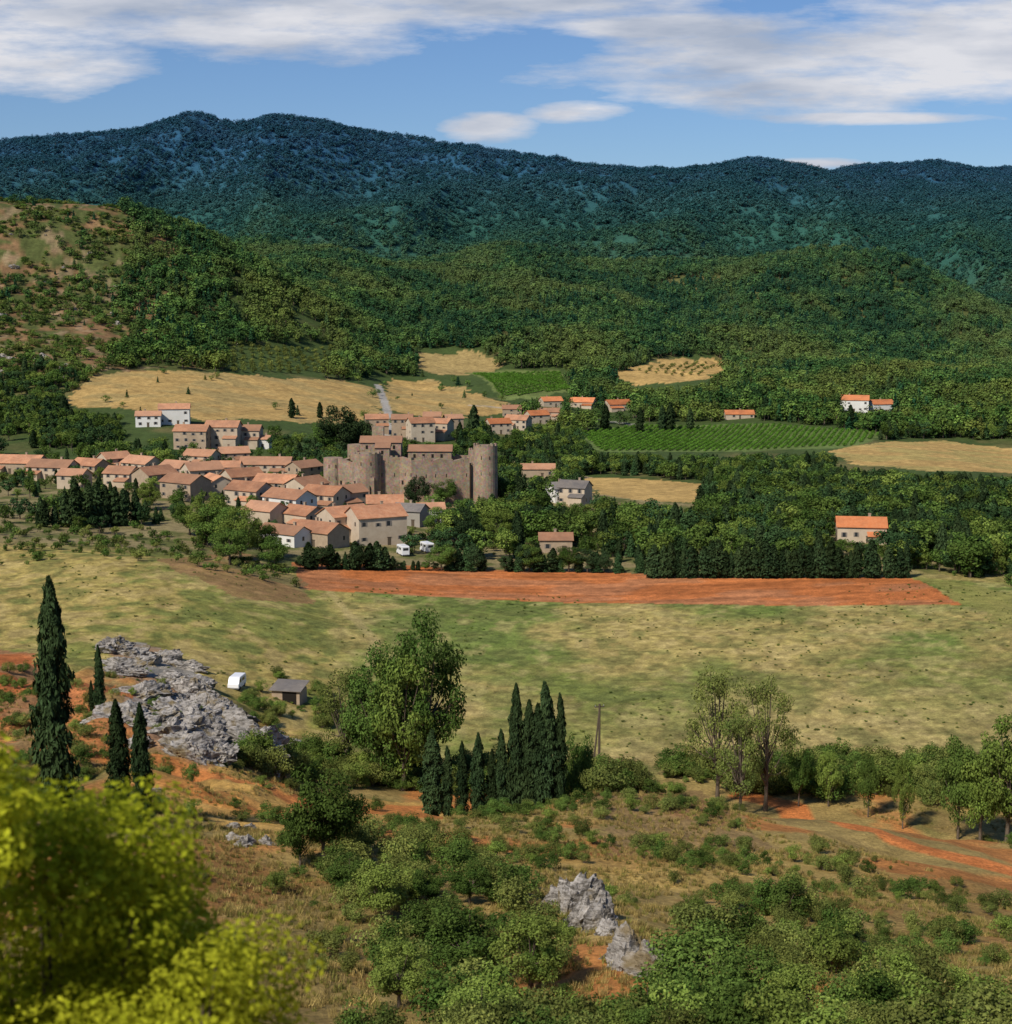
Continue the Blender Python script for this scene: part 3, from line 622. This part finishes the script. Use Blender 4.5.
def van(name,u,v,rot,L=4.8,Wd=1.95,Hh=2.2,camper=False):
    x,y,z=cast(u,v,200); e=empty(name,(x,y,z+.02),math.radians(rot)); houses.append((x,y,2,z))
    prof=[(-L/2,.4),(-L/2,Hh*.93),(-L/2+.25,Hh),(L*.22,Hh),(L*.33,Hh*.93),(L*.43,Hh*.55),(L/2-.05,Hh*.48),(L/2,.4)] if not camper else [(-L/2,.4),(-L/2,Hh*.96),(-L/2+.2,Hh),(L*.40,Hh),(L*.47,Hh*.9),(L*.36,Hh*.68),(L*.43,Hh*.42),(L/2,Hh*.36),(L/2,.4)]
    n=len(prof); b=MB(); vs=[]
    for sx in (-Wd/2,-Wd/2+.08,Wd/2-.08,Wd/2):
        k=.94 if abs(sx)==Wd/2 else 1
        vs+=[(sx,p[0]*(.99 if k<1 else 1),.4+(p[1]-.4)*(.97 if k<1 else 1)) for p in prof]
    fs=[tuple(range(n)),tuple(range(4*n-1,3*n-1,-1))]
    for j in range(3):
        for i in range(n): i2=(i+1)%n; fs.append((j*n+i,(j+1)*n+i,(j+1)*n+i2,j*n+i2))
    b.add(vs,fs); b.obj('body',[M['vanw']],e)
    g_=MB()
    for s in (-1,1):
        xx=s*Wd/2; g_.box(min(xx,xx+s*.012),max(xx,xx+s*.012),L*.12,L*.32,Hh*.56,Hh*.84)
        g_.box(min(xx,xx+s*.012),max(xx,xx+s*.012),-L*.3,L*.02,Hh*.58,Hh*.82)
    i=4 if not camper else 5
    a,c=prof[i],prof[i+1]; ny=.02
    g_.add([(-Wd*.42,a[0]+ny,a[1]-.06),(Wd*.42,a[0]+ny,a[1]-.06),(Wd*.42,c[0]+ny,c[1]+.03),(-Wd*.42,c[0]+ny,c[1]+.03)],[(0,1,2,3)])
    g_.box(-Wd*.36,Wd*.36,-L/2-.02,-L/2+.01,Hh*.58,Hh*.84); g_.obj('windows',[M['glass']],e)
    w=MB()
    for s in (-1,1):
        for yy in (-L*.3,L*.3): w.tube([(s*(Wd/2-.22),yy,.34),(s*(Wd/2+.02),yy,.34)],[.34,.34],14)
    w.obj('wheels',[M['rubber']],e)
    t=MB(); t.box(-Wd*.46,Wd*.46,L/2+.003,L/2+.08,.38,.6); t.box(-Wd*.46,Wd*.46,-L/2-.08,-L/2-.003,.38,.6); t.obj('bumpers',[M['metal']],e)
van('white_van',237,688,172,4.6,2.0,2.3); van('camper_van',403,555,20,6,2.3,3.0,True); van('camper_van',427,552,25,6,2.3,3.0,True)
def pole():
    x,y,z=cast(599,771,120); k=y/F; h=(771-700)*k; e=empty('utility_pole',(x,y,z),math.radians(20)); b=MB()
    b.tube([(0,0,-1),(0,0,h)],[.22,.16],10); b.tube([(-1.1,.2,-1),(-.05,0,h*.88)],[.17,.13],8); b.box(-.8,.8,-.09,.09,h-.5,h-.36); b.obj('post',[M['wood']],e)
    c=MB()
    for q in (-.7,0.0,.7): c.tube([(q,0,h-.355),(q,0,h-.12)],[.06,.04],8)
    c.obj('insulators',[M['metal']],e)
pole()
bm=bmesh.new(); bmesh.ops.create_icosphere(bm,subdivisions=5,radius=1); ICV=np.array([q.co[:] for q in bm.verts]); ICF=[[a.index for a in f.verts] for f in bm.faces]; bm.free()
def outcrop(name,lst,seed):
    objs=MB()
    for (u,v,wm,hm) in lst:
        x,y,z=cast(u,v,60); V=ICV; d=V.copy()
        for _ in range(20):
            n=rng.normal(0,1,3); n/=np.linalg.norm(n); o=rng.uniform(.5,.88); s=d@n; d-=np.outer(np.maximum(s-o,0),n)*.9
        r=fbm(V[:,0]*3+seed*5+x,V[:,1]*3+V[:,2]*4.1,6,seed); d*=(.6+.8*r)[:,None]
        tl=V[:,2]*.8+V[:,0]*.5; r2=np.floor(tl*7+fbm(V[:,0]*4+x,V[:,1]*4,3,1)*3); r2=(vn(r2*3.7,r2*0+x,seed+1)-.5); d[:,:2]*=(1+.28*r2)[:,None]
        r3=fbm(V[:,0]*14+x,V[:,1]*14+V[:,2]*13,3,seed+2); d*=(.92+.16*r3)[:,None]
        d=d*np.array([wm/2*1.4,wm/2*1.1,hm]); a=rng.uniform(-.6,.6); c_,s_=math.cos(a),math.sin(a)
        d=np.stack([d[:,0]*c_-d[:,1]*s_+x,d[:,0]*s_+d[:,1]*c_+y,d[:,2]+z-hm*.2],1)
        objs.add(d.tolist(),ICF)
    objs.obj(name,[M['rock']])
def rocks_in(poly,n,smin,smax,asp=.45):
    us=[p[0] for p in poly];vs=[p[1] for p in poly];o=[]
    while len(o)<n:
        u=random.uniform(min(us),max(us)); v=random.uniform(min(vs),max(vs))
        if inpoly(np.array([u]),np.array([v]),poly)[0]: s=smin+(smax-smin)*random.random()**2; o.append((u,v,s,s*asp*random.uniform(.7,1.3)))
    return o
outcrop('rock_outcrop',[(562,905,2.2,2.2),(574,912,3.0,3.8),(587,922,2.8,3.2),(597,930,2.2,1.8),(606,934,1.6,1.0)],1)
outcrop('rock_outcrop',[(628,966,2.6,2.2),(646,974,2.2,1.7),(616,956,1.4,.9)],2)
outcrop('rock_outcrop',rocks_in(rockA,18,3,7,.45),3)
outcrop('rock_outcrop',rocks_in(rockB,34,3,8,.45),4)
outcrop('rock_outcrop',rocks_in([(150,790),(200,800),(285,850),(270,865),(200,830)],9,.8,2,.5),5)
outcrop('rock_outcrop',rocks_in([(0,345),(60,350),(80,380),(0,390)],12,4,10,.4),6)
outcrop('rock_outcrop',rocks_in([(0,215),(110,260),(130,340),(0,330)],14,3,8,.35),7)
print('buildings',time.time()-T0)
# ---------------------------------------------------------------- named trees
NM={'ashN':'ash_tree','ashS':'willow_tree','oakN':'oak_tree','pineN':'pine_tree','ashD':'poplar_tree','cedar':'cedar_tree'}
for u,vb,vt,w in [(57,817,562,.80),(120,822,690,.95),(143,826,694,.85),(100,714,641,.8),(92,712,678,.9)]: tree('cypress_tree','cypN',u,vb,vt,w)
for u,vb,vt,w in [(516,792,682,.9),(529,794,698,1.1),(546,790,680,1.2),(560,782,692,.9),(432,800,728,1.7),(447,800,745,1.2),(462,800,740,1.1),(478,800,732,1.3),(492,800,748,1.3),(501,798,728,1.1),(538,792,702,1.4)]: tree('cypress_tree','cypN',u,vb,vt,w,y=196)
for u,vb,vt,w,k,y in [(425,752,612,.86,'ashD',234),(378,748,645,1.0,'ashD',232),(345,748,655,1.0,'ashS',238),(402,750,650,.9,'ashN',230),(720,770,658,.85,'ashS',225),(768,770,670,.85,'ashS',222),(742,768,705,1.1,'ashS',218),(985,790,728,1.1,'ashN',210),(962,785,735,1.1,'oakN',212),(1012,800,712,1.1,'ashN',208),(578,770,730,1.1,'oakN',205),(800,775,745,1.2,'oakN',225),(830,775,748,1.3,'ashN',225),(870,775,752,1.3,'oakN',220),(905,778,755,1.3,'ashN',215)]:
    tree(NM[k],k,u,vb,vt,w,y)
for u,vb,vt,w,k in [(323,868,752,.85,'oakN'),(300,868,800,.8,'oakN'),(385,920,845,1.2,'ashN'),(350,900,850,1.2,'oakN'),(428,905,862,1.1,'oakN'),(470,905,858,1.2,'oakN'),(510,900,862,1.3,'oakN'),
  (700,1035,915,1.2,'oakN'),(750,1040,940,1.1,'oakN'),(800,1045,955,1.1,'ashN'),(880,1030,935,1.0,'ashN'),(470,985,900,1.3,'oakN'),(530,990,905,1.2,'ashN'),(430,960,895,1.3,'oakN'),(540,990,935,1.0,'oakN'),(400,1010,935,1.2,'ashN'),(480,1050,965,1.3,'ashN'),(560,1060,1000,1.3,'oakN'),(640,1060,1000,1.2,'oakN'),(540,805,770,1.3,'oakN'),(500,822,795,1.2,'oakN')]:
    tree(NM[k],k,u,vb,vt,w)
for u,vb,vt,w in [(66,527,490,1.3),(76,528,478,1.2),(90,526,482,1.3),(98,526,480,1.3),(106,526,484,1.2),(116,526,486,1.3),(124,526,488,1.2),(136,524,490,1.2),(45,527,500,1.4),(55,527,505,1.4)]: tree('cypress_tree','cypM',u,vb,vt,w*1.2)
for u,vb,vt,w in [(474,440,405,1.4),(292,418,398,1.5),(320,418,402,1.5),(460,445,422,1.4),(455,500,472,1.6),(468,500,478,1.6),(490,442,425,1.4),(670,430,402,1.4),(662,430,405,1.4),(690,430,408,1.4),(850,428,405,1.4),(520,512,478,1.5),(532,515,482,1.5),(545,520,490,1.5),(700,515,485,1.5),(730,512,480,1.5),(790,500,472,1.5),(605,430,404,1.5),(640,432,408,1.5)]: tree('cypress_tree','cypM',u,vb,vt,w*1.1)
for u in range(648,912,7):
    tree('cypress_tree','cypM',u+random.uniform(-2,2),578,578-random.uniform(24,40),random.uniform(1.1,2.0))
u=300
while u<604:
    if 484<u<503: u=505
    vb=569+(u-300)*.012; k=random.choice(['pineN','cedar','oakN','cypM','cypM']); hh=random.uniform(14,31)
    if 394<u<438: hh=10
    tree({'pineN':'pine_tree','oakN':'oak_tree','cypM':'cypress_tree','cedar':'cedar_tree'}[k],k,u,vb,vb-hh,random.uniform(1.0,1.4) if k!='cypM' else 2.2); u+=random.uniform(5,10)
for u in (618,641): tree('pine_tree','pineN',u,573,550,1.2)
for u,vb,vt,w,k in [(340,460,402,1.0,'cedar'),(356,458,412,.9,'cedar'),(326,458,420,1.0,'oakN'),(418,508,474,1.0,'cedar'),(214,548,500,1.1,'oakN'),(240,560,505,1.1,'ashN'),(262,556,520,1.1,'oakN'),(190,535,500,1.2,'oakN'),(205,545,488,1.0,'ashN'),(230,565,525,1.2,'oakN'),(275,570,535,1.2,'oakN'),(150,510,482,1.2,'ashN'),(440,540,505,1.1,'oakN'),(465,545,505,1.1,'cedar'),(495,545,508,1.1,'ashN'),(515,540,505,1.1,'ashN'),(445,505,478,1.2,'oakN')]:
    tree(NM[k],k,u,vb,vt,w)
def neartree(u,vt,y,wf,n,name='young_maple_tree',cr=(.05,.10),nc_=60):
    t,s=ts(u,vt); top=H+s*y; x=t*y; z=float(height(x,y)); h=top-z
    me=crown_tree('maple',M['near'],n,.0064,nc_,R=(.34*wf,.34*wf,.50),cz=.46,cr=cr,low=True); o=link(bpy.data.objects.new(name,me)); o.location=(x,y,z); o.scale=(h,h,h)
neartree(35,762,15,.95,80000,nc_=130); neartree(165,880,14,.85,40000,nc_=90); neartree(-118,575,13,.40,30000,nc_=80,cr=(.03,.06))
print('trees',time.time()-T0)
# ---------------------------------------------------------------- scatters
fieldsP=[[(95,370),(150,368),(260,374),(350,380),(390,375),(430,378),(480,393),(525,410),(470,425),(330,426),(200,424),(60,408)],
 [(412,350),(470,348),(505,362),(470,377),(425,374)],[(612,376),(660,358),(715,355),(732,368),(700,384),(640,388)],[(465,370),(562,368),(577,394),(500,402)],
 [(575,434),(640,422),(780,422),(895,434),(850,452),(720,456),(598,454)],[(825,453),(870,441),(940,438),(1080,444),(1100,478),(930,476),(845,468)],[(572,476),(640,476),(705,484),(700,508),(640,504),(588,494)],[(378,380),(392,380),(396,440),(380,440)]]
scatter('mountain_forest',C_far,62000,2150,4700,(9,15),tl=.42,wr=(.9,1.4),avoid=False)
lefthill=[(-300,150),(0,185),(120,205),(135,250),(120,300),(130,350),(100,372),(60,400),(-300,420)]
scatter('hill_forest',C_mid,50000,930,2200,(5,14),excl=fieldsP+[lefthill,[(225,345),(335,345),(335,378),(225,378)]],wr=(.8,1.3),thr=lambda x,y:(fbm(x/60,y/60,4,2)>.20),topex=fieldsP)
scatter('hill_scrub',C_shm,22000,900,1500,(1.5,4.5),poly=[lefthill],wr=(1,1.5),thr=lambda x,y:(fbm(x/30,y/30,4,1)>.39),avoid=False)
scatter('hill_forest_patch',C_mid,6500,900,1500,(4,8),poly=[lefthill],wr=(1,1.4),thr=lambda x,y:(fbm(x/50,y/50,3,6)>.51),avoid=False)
scatter('field_edge_trees',C_mid,600,700,1200,(2,6),poly=fieldsP[:3],wr=(1,1.4),thr=lambda x,y:(fbm(x/30,y/30,3,6)>.57),avoid=True)
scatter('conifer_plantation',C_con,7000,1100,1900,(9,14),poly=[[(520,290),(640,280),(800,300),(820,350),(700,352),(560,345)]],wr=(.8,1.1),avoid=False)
scatter('valley_forest',C_val,9500,600,960,(5,10),excl=fieldsP+[[(120,400),(275,400),(275,455),(120,455)]],wr=(.9,1.3),thr=lambda x,y:((x/y>.03)|(fbm(x/25,y/25,3,3)>.48)),topex=fieldsP)
band=[(500,500),(560,506),(600,505),(700,508),(745,480),(790,470),(850,470),(930,478),(1200,484),(1200,600),(1012,588),(930,572),(640,566),(560,560),(480,560),(400,556),(405,530),(440,505)]
scatter('riverside_trees',C_val,4800,425,650,(4,12),poly=[band],wr=(.85,1.3),thr=lambda x,y:(((x/y>.08)&(fbm(x/20,y/20,3,3)>.28))|(fbm(x/20,y/20,3,3)>.45)),topex=fieldsP)
scatter('village_trees',C_val,1700,425,640,(4,8),poly=[[(-200,450),(120,452),(330,450),(330,500),(250,560),(180,545),(60,528),(-200,540)]],thr=lambda x,y:(fbm(x/15,y/15,3,5)>.52))
scatter('garden_trees',C_val,2200,450,780,(3,7),poly=[[(0,460),(300,455),(330,430),(460,410),(560,400),(640,400),(640,430),(500,445),(420,520),(400,550),(250,545),(150,505),(0,490)]],close=True,wr=(.8,1.1))
scatter('village_scrub',C_shm,2600,400,640,(1.2,3),poly=[[(-200,500),(150,528),(300,575),(320,600),(230,590),(-200,545)],band])
st1=[(640,738),(760,744),(900,746),(1200,742),(1200,806),(1012,812),(930,806),(860,802),(760,795),(660,778)]
scatter('stream_thicket',C_shr,5200,180,245,(1.0,5.0),poly=[st1],wr=(.8,1.2),avoid=False,thr=lambda x,y:(fbm(x/7,y/7,3,2)>.34))
st2=[(160,750),(250,755),(300,735),(430,750),(640,760),(640,795),(520,800),(420,792),(300,785),(200,770)]
scatter('stream_thicket',C_shr,2600,180,245,(1.2,4.5),poly=[st2],wr=(.8,1.2),avoid=False,thr=lambda x,y:(fbm(x/9,y/9,3,3)>.38))
scatter('barn_shrubs',C_shr,3600,225,300,(.8,2.4),poly=[[(240,692),(330,690),(345,730),(250,725)],[(255,660),(300,652),(318,672),(312,690),(302,684),(264,678)]],avoid=False,excl=[[(270,686),(306,686),(302,706),(272,706)]],thr=lambda x,y:(fbm(x/4,y/4,3,2)>.42))
rk=[(545,866),(600,866),(668,950),(668,985),(610,985),(550,930)]
d1=[(320,850),(420,845),(550,890),(600,960),(660,980),(690,930),(780,905),(870,935),(930,985),(1000,1020),(1000,1100),(340,1100),(380,980)]
scatter('foreground_bushes',C_shr,1050,50,130,(1.0,3.0),poly=[d1],excl=[rk],topex=[rk],wr=(.8,1.2),avoid=False,thr=lambda x,y:(fbm(x/8,y/8,3,3)>.44))
track=[(735,782),(800,797),(900,826),(1100,868),(1100,915),(900,862),(740,812)]
scatter('slope_bushes',C_shr,800,55,200,(.5,1.9),excl=[rk,track],topex=[track],wr=(.8,1.3),avoid=False,thr=lambda x,y:(fbm(x/10,y/10,3,4)>.54))
scatter('slope_scrub',C_shr,1900,95,215,(.4,1.9),poly=[[(480,770),(640,765),(760,795),(1200,860),(1200,1000),(700,930),(480,870)]],excl=[track],topex=[track],avoid=False,thr=lambda x,y:(fbm(x/6,y/6,3,1)>.45))
scatter('rocky_slope_scrub',C_shr,1800,120,260,(.5,2.0),poly=[[(-200,650),(100,640),(240,690),(290,760),(160,800),(-200,860)]],excl=[rockA,rockB],topex=[rockA,rockB],avoid=False,thr=lambda x,y:(fbm(x/8,y/8,3,2)>.47))
scatter('rock_shrubs',C_shr,900,150,260,(.5,1.6),poly=[rockA,rockB],avoid=False)
scatter('meadow_weeds',C_shr,2400,245,420,(.12,.4),tl=.36,avoid=False,wr=(1,2.5),thr=lambda x,y:(fbm(x/18,y/18,3,2)>.50)&(x/y>-.3))
scatter('dry_grass',C_gr,60000,52,225,(.2,.5),tl=.38,wr=(.8,1.6),avoid=False,excl=[[(250,795),(500,797),(505,812),(300,836),(240,828)],track,rockB],thr=lambda x,y:(rng.random(len(x))<np.interp(y,[60,220],[1,.5]))&(fbm(x/7,y/7,3,6)>.42))
def vines(name,pix,ang,sp_,gap,h):
    p=wpoly(pix); xs=[a[0] for a in p]; yy=[a[1] for a in p]; cx,cy=np.mean(xs),np.mean(yy); R=260
    a,b=np.meshgrid(np.arange(-R,R,gap),np.arange(-R,R,sp_)); a=a.ravel()+rng.normal(0,.15,a.size); b=b.ravel()+rng.normal(0,.1,b.size)
    x=cx+a*math.cos(ang)-b*math.sin(ang); y=cy+a*math.sin(ang)+b*math.cos(ang); k=inpoly(x,y,p)&(rng.random(x.size)<.93); x,y=x[k],y[k]; m=len(x); s=rng.uniform(.8,1.2,m)*h
    gn_instancer(name,C_vin if h<2 else C_shm,np.stack([x,y,height(x,y)-.05],1),np.stack([s,s,s],1),np.stack([np.zeros(m),np.zeros(m),rng.uniform(0,6.28,m)],1),rng.integers(0,2,m))
vines('vineyard',[(580,432),(640,425),(780,425),(885,434),(850,446),(720,451),(602,451)],1.30,3.6,1.2,1.5)
vines('vineyard',[(472,374),(560,372),(573,390),(502,398)],1.0,4.0,1.3,1.6)
vines('olive_grove',[(228,347),(332,349),(332,374),(232,374)],.9,9,8,4)
vines('olive_grove',[(630,372),(700,362),(722,366),(700,376)],.5,10,9,3)
print('scatter',time.time()-T0)
# ---------------------------------------------------------------- world, sun, camera
SE,SA=math.radians(44),math.radians(218)
w=bpy.data.worlds.new("World"); sc.world=w; w.use_nodes=True; nt=w.node_tree; nt.nodes.clear()
sky=N(nt,'ShaderNodeTexSky',sky_type='NISHITA'); sky.sun_disc=False; sky.sun_elevation=SE; sky.sun_rotation=SA; sky.air_density=1.0; sky.dust_density=.2; sky.ozone_density=2.5
tc=N(nt,'ShaderNodeTexCoord'); sx=N(nt,'ShaderNodeSeparateXYZ'); nt.links.new(tc.outputs['Generated'],sx.inputs[0])
dx,dy,dz=sx.outputs
ay=math_(nt,'MAXIMUM',math_(nt,'ABSOLUTE',dy),.05); tt=math_(nt,'DIVIDE',dx,ay); el=math_(nt,'DIVIDE',dz,ay)
def ell(u,v,ru,rv):
    t,s=ts(u,v); a=math_(nt,'DIVIDE',math_(nt,'SUBTRACT',tt,t),ru/F); b=math_(nt,'DIVIDE',math_(nt,'SUBTRACT',el,s),rv/F)
    return math_(nt,'SUBTRACT',1.0,math_(nt,'ADD',math_(nt,'MULTIPLY',a,a),math_(nt,'MULTIPLY',b,b)))
E=[(20,60,150,34),(250,8,330,46),(560,-25,260,50),(800,70,225,42),(960,45,220,55),(880,118,130,6),(490,127,42,15),(580,112,50,11),(815,164,50,5),(690,25,160,14)]
d=None
for e in E:
    q=math_(nt,'MAXIMUM',ell(*e),-1.5); d=q if d is None else math_(nt,'MAXIMUM',d,q)
cbx=N(nt,'ShaderNodeCombineXYZ'); nt.links.new(math_(nt,'MULTIPLY',tt,9.0),cbx.inputs[0]); nt.links.new(math_(nt,'MULTIPLY',el,42.0),cbx.inputs[1])
nz=noise(nt,cbx.outputs[0],.9,10,.62); nz2=noise(nt,cbx.outputs[0],.6,6,.55)
dens=math_(nt,'ADD',d,math_(nt,'MULTIPLY',math_(nt,'SUBTRACT',nz,.5),5.0))
fac=rng_(nt,dens,-.3,.9,0,.96)
skyc=mixc(nt,1.0,sky.outputs[0],(.62,.78,1.05),'MULTIPLY')
b1=N(nt,'ShaderNodeBackground'); nt.links.new(skyc,b1.inputs[0]); b1.inputs[1].default_value=.088
b2=N(nt,'ShaderNodeBackground'); nt.links.new(mixc(nt,rng_(nt,nz2,.38,.60,0,1),(.44,.50,.62),(.84,.84,.88)),b2.inputs[0]); b2.inputs[1].default_value=.9
mx=N(nt,'ShaderNodeMixShader'); nt.links.new(fac,mx.inputs[0]); nt.links.new(b1.outputs[0],mx.inputs[1]); nt.links.new(b2.outputs[0],mx.inputs[2]); o=N(nt,'ShaderNodeOutputWorld'); nt.links.new(mx.outputs[0],o.inputs[0])
L=bpy.data.lights.new('sun','SUN'); L.energy=4.7; L.angle=math.radians(5); L.color=(1,.93,.82); lo=link(bpy.data.objects.new('sun',L))
tsn=Vector((math.sin(SA)*math.cos(SE),math.cos(SA)*math.cos(SE),math.sin(SE))); lo.rotation_euler=tsn.to_track_quat('Z','Y').to_euler(); lo.location=(0,0,300)
cam=bpy.data.cameras.new('camera'); co=link(bpy.data.objects.new('camera',cam)); co.location=(0,0,H); co.rotation_euler=(math.radians(90)-P,0,0)
cam.sensor_width=36; cam.lens=F*36/1024; cam.clip_end=20000; cam.clip_start=.5
cam.dof.use_dof=True; cam.dof.focus_distance=400; cam.dof.aperture_fstop=1.5
sc.camera=co
sc.view_settings.view_transform='Standard'; sc.view_settings.look='None'; sc.view_settings.exposure=0
print('done',time.time()-T0)
